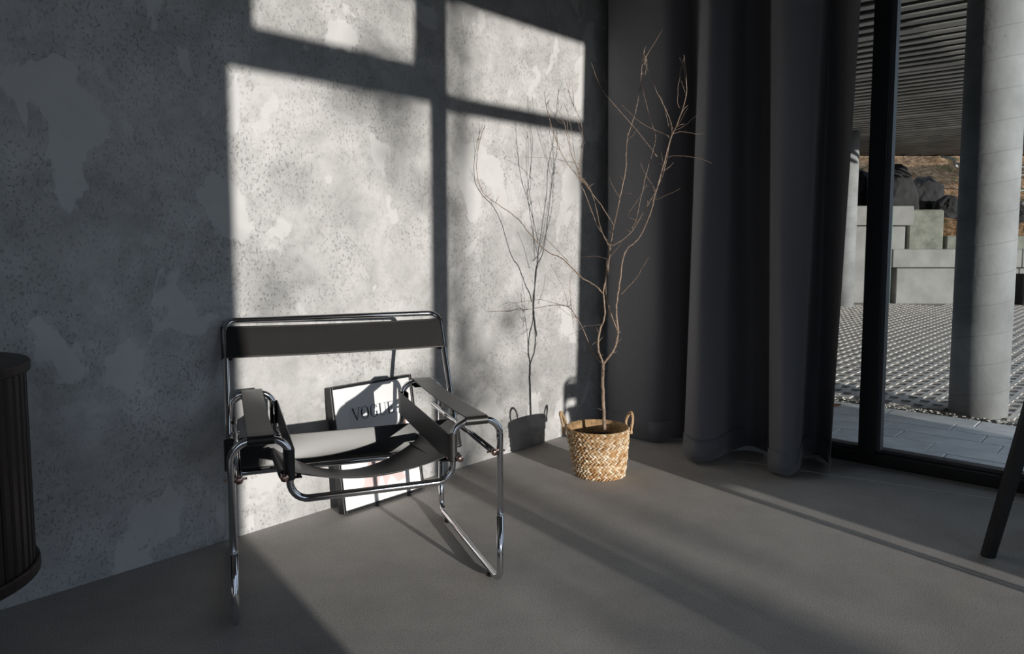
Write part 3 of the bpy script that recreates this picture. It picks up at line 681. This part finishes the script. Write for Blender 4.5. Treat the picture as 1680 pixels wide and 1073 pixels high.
for i in range(21):
    for j in range(-12, 24):
        x_, y_ = 5.52+PX*i, PY*j; xm, ym = x_+PX/2, y_+PY/2; ra = ym/xm
        if not (.02 < ra < .45) or W(0, 13.40, 0).dot(Vector((.74717, .66465, 0))) < xm*.74717+ym*.66465+.3: continue
        if (Vector((xm, ym, 0))-Vector((5.63, 1.0, 0))).length < .0: continue
        if first: o = o0; first = False
        else: o = bpy.data.objects.new('grid_paver', o0.data); C.objects.link(o); o.parent = gp
        cnt += 1
        o.location = (x_+random.uniform(-.003, .003), y_, GZ-.002+random.uniform(-.001, .001)); o.rotation_euler = (random.uniform(-.0015, .0015), random.uniform(-.0015, .0015), 0)
print('pavers', cnt)
# grit spilling between path and grid
bm = bmesh.new(); rnd = random.Random(3)
for k in range(900):
    x_ = rnd.gauss(5.42, .045); y_ = rnd.uniform(-.6, 4.2); s_ = rnd.uniform(.003, .010); mt = Matrix.Translation((x_, y_, GZ-.012+s_*.3)) @ Matrix.Rotation(rnd.uniform(0, 3), 4, 'Z') @ Matrix.Scale(s_, 4)
    bmesh.ops.create_icosphere(bm, subdivisions=1, radius=1, matrix=mt) if False else abox(bm, (-1, -.8, -.6), (1, .8, .6), mt)
abox(bm, (5.33, -2.2, -.14), (5.53, 6.2, GZ-.016))
tag(fin('gravel', bm, PAVER), 'grey grit and gravel strewn between the path slabs and the grid paving', 'gravel', kind='stuff')
for k, (x_, y_, lb) in enumerate([(6.9, 2.02, 'orange dry leaf on the grid pavers seen between curtain and mullion'), (5.15, 1.74, 'orange dry leaf on the path slabs seen between curtain and mullion, the nearer one'),
        (5.36, 1.88, 'orange dry leaf at the gravel edge seen between curtain and mullion'), (8.5, 1.30, 'orange dry leaf on the grid pavers just right of the near column')]):
    bm = bmesh.new(); P = [(0, -.04), (.022, -.012), (.03, .01), (.012, .022), (0, .045), (-.014, .02), (-.028, .012), (-.02, -.014)]
    vs = [bm.verts.new((p*1.1, q*1.1, .012+.18*abs(p)+.004*math.sin(q*90))) for p, q in P]; cv = bm.verts.new((0, 0, .004))
    for i in range(8): bm.faces.new((vs[i], vs[(i+1) % 8], cv))
    o = solid(fin('fallen_leaf', bm, ORLEAF), .001); o.location = (x_, y_, GZ+.001); o.rotation_euler = (0, 0, k*1.3)
    tag(o, lb, 'leaf', 'fallen leaves on the paving')

def column(x_, y_, r_, label):
    o = lathe('concrete_column', [(r_, GZ-.1), (r_, 0.6), (r_, 1.4), (r_, 2.91)], COLUMN, None, 56); o.location = (x_, y_, 0)
    for p in o.data.polygons: p.use_smooth = len(p.vertices) == 4
    return tag(o, label, 'column', 'concrete columns under the canopy')
column(5.615, .998, .170, 'thick round concrete column nearest the glazing with spiral seam')
pc = W(.4275*12.85, 12.85, 0); column(pc.x, pc.y, .17, 'distant round concrete column beside the curtain edge, lower part sunlit')

# canopy with a slatted soffit
cn = empty('canopy', 'low flat canopy roof with a dark slatted soffit over the paving', 'canopy', (4, 1, 2.9))
pitch = .23; k = 0; x_ = 3.98; lim = 16.3
def ymx(x): return min(14.0, (lim-.74717*x)/.66465)
while x_ < 21.0:
    ye = ymx(x_+.08)
    if ye > .6:
        wv = .10 if k % 7 else .15
        ob = box('soffit_slat', (x_-4, .3-1, 0), (x_+wv-4, ye-1, .012), SOFFIT, cn)
    x_ += pitch; k += 1
P = [(3.93, .28), (21.2, .28), (lim/.74717-.28*.66465/.74717, .28)]
P = [(3.93, .28), (lim/.74717-.28*.66465/.74717+.2, .28), (3.93+(ymx(3.93)-ymx(3.93)), ymx(3.93))]
# clip corner where the 14 m limit applies
xc = (lim-.66465*14)/.74717
P = [(3.93, .28), ((lim-.66465*.28)/.74717, .28), (xc, 14.0), (3.93, 14.0)]
bm = bmesh.new()
f = [bm.verts.new((px-4, py-1, .22)) for px, py in P]; g = [bm.verts.new((px-4, py-1, .40)) for px, py in P]
bm.faces.new(f[::-1]); bm.faces.new(g)
for i in range(4): bm.faces.new((f[i], f[(i+1) % 4], g[(i+1) % 4], g[i]))
fin('roof_deck', bm, DARKD, cn)
# fascia along the far diagonal edge
A = Vector(((lim-.66465*.28)/.74717-4, .28-1, -.01)); B = Vector((xc-4, 13.0, -.01)); d = (B-A).normalized(); nn = Vector((d.y, -d.x, 0))*.04
bm = bmesh.new(); vs = [bm.verts.new(p+Vector((0, 0, z))) for z in (0, .32) for p in (A, B, B+nn, A+nn)]
for f in ((0,3,2,1),(4,5,6,7),(0,1,5,4),(1,2,6,5),(2,3,7,6),(3,0,4,7)): bm.faces.new([vs[i] for i in f])
fin('fascia', bm, DARKD, cn)

def dbox(bm, l0, l1, d0, d1, z0, z1):
    vs = [bm.verts.new(W(l, d, z)) for l in (l0, l1) for d in (d0, d1) for z in (z0, z1)]
    for f in ((0,1,3,2),(4,6,7,5),(0,4,5,1),(2,3,7,6),(0,2,6,4),(1,5,7,3)): bm.faces.new([vs[i] for i in f])
def wallblock(name, l0, l1, d0, d1, z0, z1, mat, parent=None, bev=.012):
    bm = bmesh.new(); dbox(bm, l0, l1, d0, d1, z0, z1)
    bmesh.ops.bevel(bm, geom=bm.edges[:], offset=bev, segments=1, affect='EDGES'); return fin(name, bm, mat, parent)
L_ = lambda px, d: (px-858.7)/1231.55*d
rw = empty('retaining_wall', 'low pale concrete retaining wall with projecting coping beyond the paving', 'wall')
x = L_(1474, 13.4); i = 0
while x < 13.5:
    wallblock('wall_panel', x+.004, x+2.196, 13.47, 13.75, -.14, .585, CONC, rw); wallblock('coping', x-.11 if i == 0 else x+.004, x+2.196, 13.40, 13.80, .60, .925, CONC, rw); x += 2.2; i += 1
hw = empty('stepped_wall', 'taller stepped concrete wall left of the low retaining wall', 'wall')
x = L_(1392, 13.7)-4.4
for i in range(3):
    x1 = x+2.2 if i < 2 else L_(1481, 13.7)
    if i == 2: x = L_(1392, 13.7)
    wallblock('wall_panel', x+.004, x1-.004, 13.65, 13.95, -.14, 1.335, CONC, hw); wallblock('coping', x+.004, x1+(.10 if i == 2 else -.004), 13.58, 14.0, 1.35, 1.70, CONC, hw)
    x = x1
tag(wallblock('concrete_block', L_(1483, 14.3), L_(1541, 14.3), 14.2, 14.75, -.14, 1.66, MOSSY, None, .03), 'mossy upright concrete block behind the low wall coping', 'block')
tag(wallblock('concrete_kerb', L_(1546, 14.4), 14.0, 14.3, 14.6, -.14, 1.17, MOSSY, None, .02), 'long mossy concrete kerb behind the low wall and column', 'kerb')
tag(tube('drain_pipe', [W(L_(1459, 13.35), 13.35, GZ), W(L_(1459, 13.35), 13.35, .8), W(L_(1458.5, 13.35), 13.35, 1.68)], .028, GREENP, None, 10), 'thin green pipe standing against the stepped wall', 'pipe')
tag(wallblock('concrete_bollard', L_(1674, 13.1), L_(1674, 13.1)+.35, 13.0, 13.3, GZ, .50, ROCK, None, .02), 'dark squat bollard before the low wall right of the column', 'bollard')

# hillside behind
from mathutils import noise as mn
bm = bmesh.new(); G = []
for i in range(70):
    row = []
    for j in range(34):
        l = 2.0+i*.21; d = 14.2+j*.24; s = (d-14.2)/8.0
        z = .85+3.6*s+.10*(l-8)*s+.22*mn.noise(Vector((l*.9, d*.9, 0)))+.10*mn.noise(Vector((l*3, d*3, 4)))+.04*mn.noise(Vector((l*9, d*9, 7)))
        if j == 0: z = -.1
        row.append(bm.verts.new(W(l, d, z)))
    G.append(row)
for A_, B_ in zip(G, G[1:]):
    for j in range(33): bm.faces.new((A_[j], A_[j+1], B_[j+1], B_[j]))
tag(fin('hillside', bm, LITTER, None, False), kind='structure')
def rock(px, v_z, d, sx, sz, label, mat=ROCK, seed=0):
    bm = bmesh.new(); bmesh.ops.create_icosphere(bm, subdivisions=4, radius=1)
    for v in bm.verts:
        k = 1+.06*mn.noise(v.co*9)+.28*mn.noise(v.co*1.3+Vector((seed*7.1, 0, 0)))+.10*mn.noise(v.co*4+Vector((seed, 3, 0))); v.co = Vector((v.co.x*sx*k, v.co.y*sx*.7*k, v.co.z*sz*k))
    o = fin('boulder', bm, mat, None, False); o.location = W(L_(px, d), d, v_z); o.rotation_euler = (0, 0, R(-41.6)+seed*.2)
    return tag(o, label, 'rock', 'boulders on the slope')
rock(1463, 1.95, 15.6, .50, .62, 'tall dark boulder on the slope above the stepped wall', seed=1)
rock(1510, 1.95, 16.7, .46, .55, 'dark boulder above the mossy concrete block', seed=2)
rock(1552, 1.72, 15.9, .36, .30, 'small dark boulder right of the one above the mossy block', seed=3)
rock(1405, 2.0, 16.4, .48, .6, 'dark boulder seen between curtain and window mullion', seed=4)
rock(1672, 1.78, 15.2, .26, .10, 'pale rock on the slope right of the near column', WROCK, 5)
rock(1664, 1.55, 14.9, .22, .16, 'small dark rock just right of the near column', ROCK, 6)
def shrub(px, d, z, s, label, n=160, seed=1, mat=GREENL):
    rn = random.Random(seed); bm = bmesh.new()
    for k in range(n):
        p = Vector((rn.gauss(0, s), rn.gauss(0, s*.6), abs(rn.gauss(0, s*.6)))); mt = Matrix.Translation(p) @ Matrix.Rotation(rn.uniform(0, 6), 4, 'Z') @ Matrix.Rotation(rn.uniform(-1.2, 1.2), 4, 'X')
        q = rn.uniform(.03, .06); vs = [bm.verts.new(mt @ Vector(c)) for c in ((-q, 0, 0), (0, -q*.4, .01), (q, 0, 0), (0, q*.4, .01))]; bm.faces.new(vs)
    o = fin('shrub', bm, mat); o.location = W(L_(px, d), d, z); return tag(o, label, 'shrub')
shrub(1580, 14.85, 1.0, .12, 'low dark green shrub on the slope behind the mossy block', seed=2)
shrub(1660, 17.2, 2.05, .14, 'light green grass tuft on the slope right of the near column', seed=4)
shrub(1602, 17.6, 2.2, .14, 'green scrub hidden in part behind the near column on the slope', seed=5)
rl = empty('handrail', 'white tubular steel handrail on the slope left of the near column', 'railing')
def zp(py, d): return 1.0806-(py-394)/1231.55*d
dd = 15.6
def Q(px, py): return W(L_(px, dd), dd, zp(py, dd))
tube('rail', round_path([Q(1536, 258), Q(1556, 262), Q(1560, 272), Q(1562, 276)], .06), .028, WHITE, rl, 8)
tube('rail', round_path([Q(1562, 270), Q(1576, 274), Q(1590, 278)], .05), .028, WHITE, rl, 8)
tube('post', [Q(1578, 266), Q(1566, 288)], .028, WHITE, rl, 8)
rl2 = empty('wire_fence', 'thin pale horizontal fence rails right of the near column', 'fence')
for py in (275, 288, 313): tube('rail', [Q(1640, py+1), Q(1760, py-4)], .016, WHITE, rl2, 6)
for px in (1700, 1755): tube('post', [Q(px, 255), Q(px, 330)], .022, WHITE, rl2, 6)

# ------------------------------------------------------------------ garden trees on the sunny side, whose crowns throw the soft dapples
def garden_tree(name, x_, y_, h_, label, seed, crown, leaves):
    rn = random.Random(seed); t = empty(name, label, 'tree', (x_, y_, -.14))
    tube('trunk', [(0, 0, 0), (.03, 0, h_*.45), (0, .05, h_)], [.07, .06, .02], TREEB, t, 10)
    for k in range(14):
        z = h_*rn.uniform(.35, .95); a_ = rn.uniform(0, 6.28); ln = crown*rn.uniform(.6, 1.1); p = Vector((.02, .02, z))
        P = [p]; d = Vector((math.cos(a_), math.sin(a_), .7)).normalized()
        for q in range(5): d = (d+Vector([rn.uniform(-.3, .3) for _ in range(3)])).normalized(); P.append(P[-1]+d*ln/5)
        tube('bough', P, [.035, .028, .02, .014, .009, .005], TREEB, t, 6)
    bm = bmesh.new()
    for (cx, cz, s, n) in leaves:
        for k in range(n):
            p = Vector((cx+rn.gauss(0, s), rn.gauss(0, s), cz+rn.gauss(0, s))); q = rn.uniform(.05, .11)
            mt = Matrix.Translation(p) @ Matrix.Rotation(rn.uniform(0, 6), 4, 'Z') @ Matrix.Rotation(rn.uniform(-1.5, 1.5), 4, 'X')
            bm.faces.new([bm.verts.new(mt @ Vector(c)) for c in ((-q, 0, 0), (0, -q*.6, 0), (q, 0, 0), (0, q*.6, 0))])
    tag(fin('foliage', bm, GREENL, t), kind='stuff')
garden_tree('garden_tree', -1.72, -16.0, 5.6, 'dark tree in the garden behind the viewer', 5, 1.0,
            [(-.34, 4.35, .12, 60), (.25, 4.9, .2, 28), (.5, 3.6, .22, 20), (-.8, 5.3, .22, 15), (.1, 2.9, .2, 24), (-.95, 3.7, .2, 20), (1.1, 4.2, .2, 25)])
garden_tree('garden_tree', -2.08, -16.9, 2.2, 'low leafy tree in the garden behind the viewer', 9, .4,
            [(0, 2.30, .12, 520), (.02, 2.0, .16, 420), (-.1, 1.5, .25, 160), (.05, 1.0, .25, 100)])
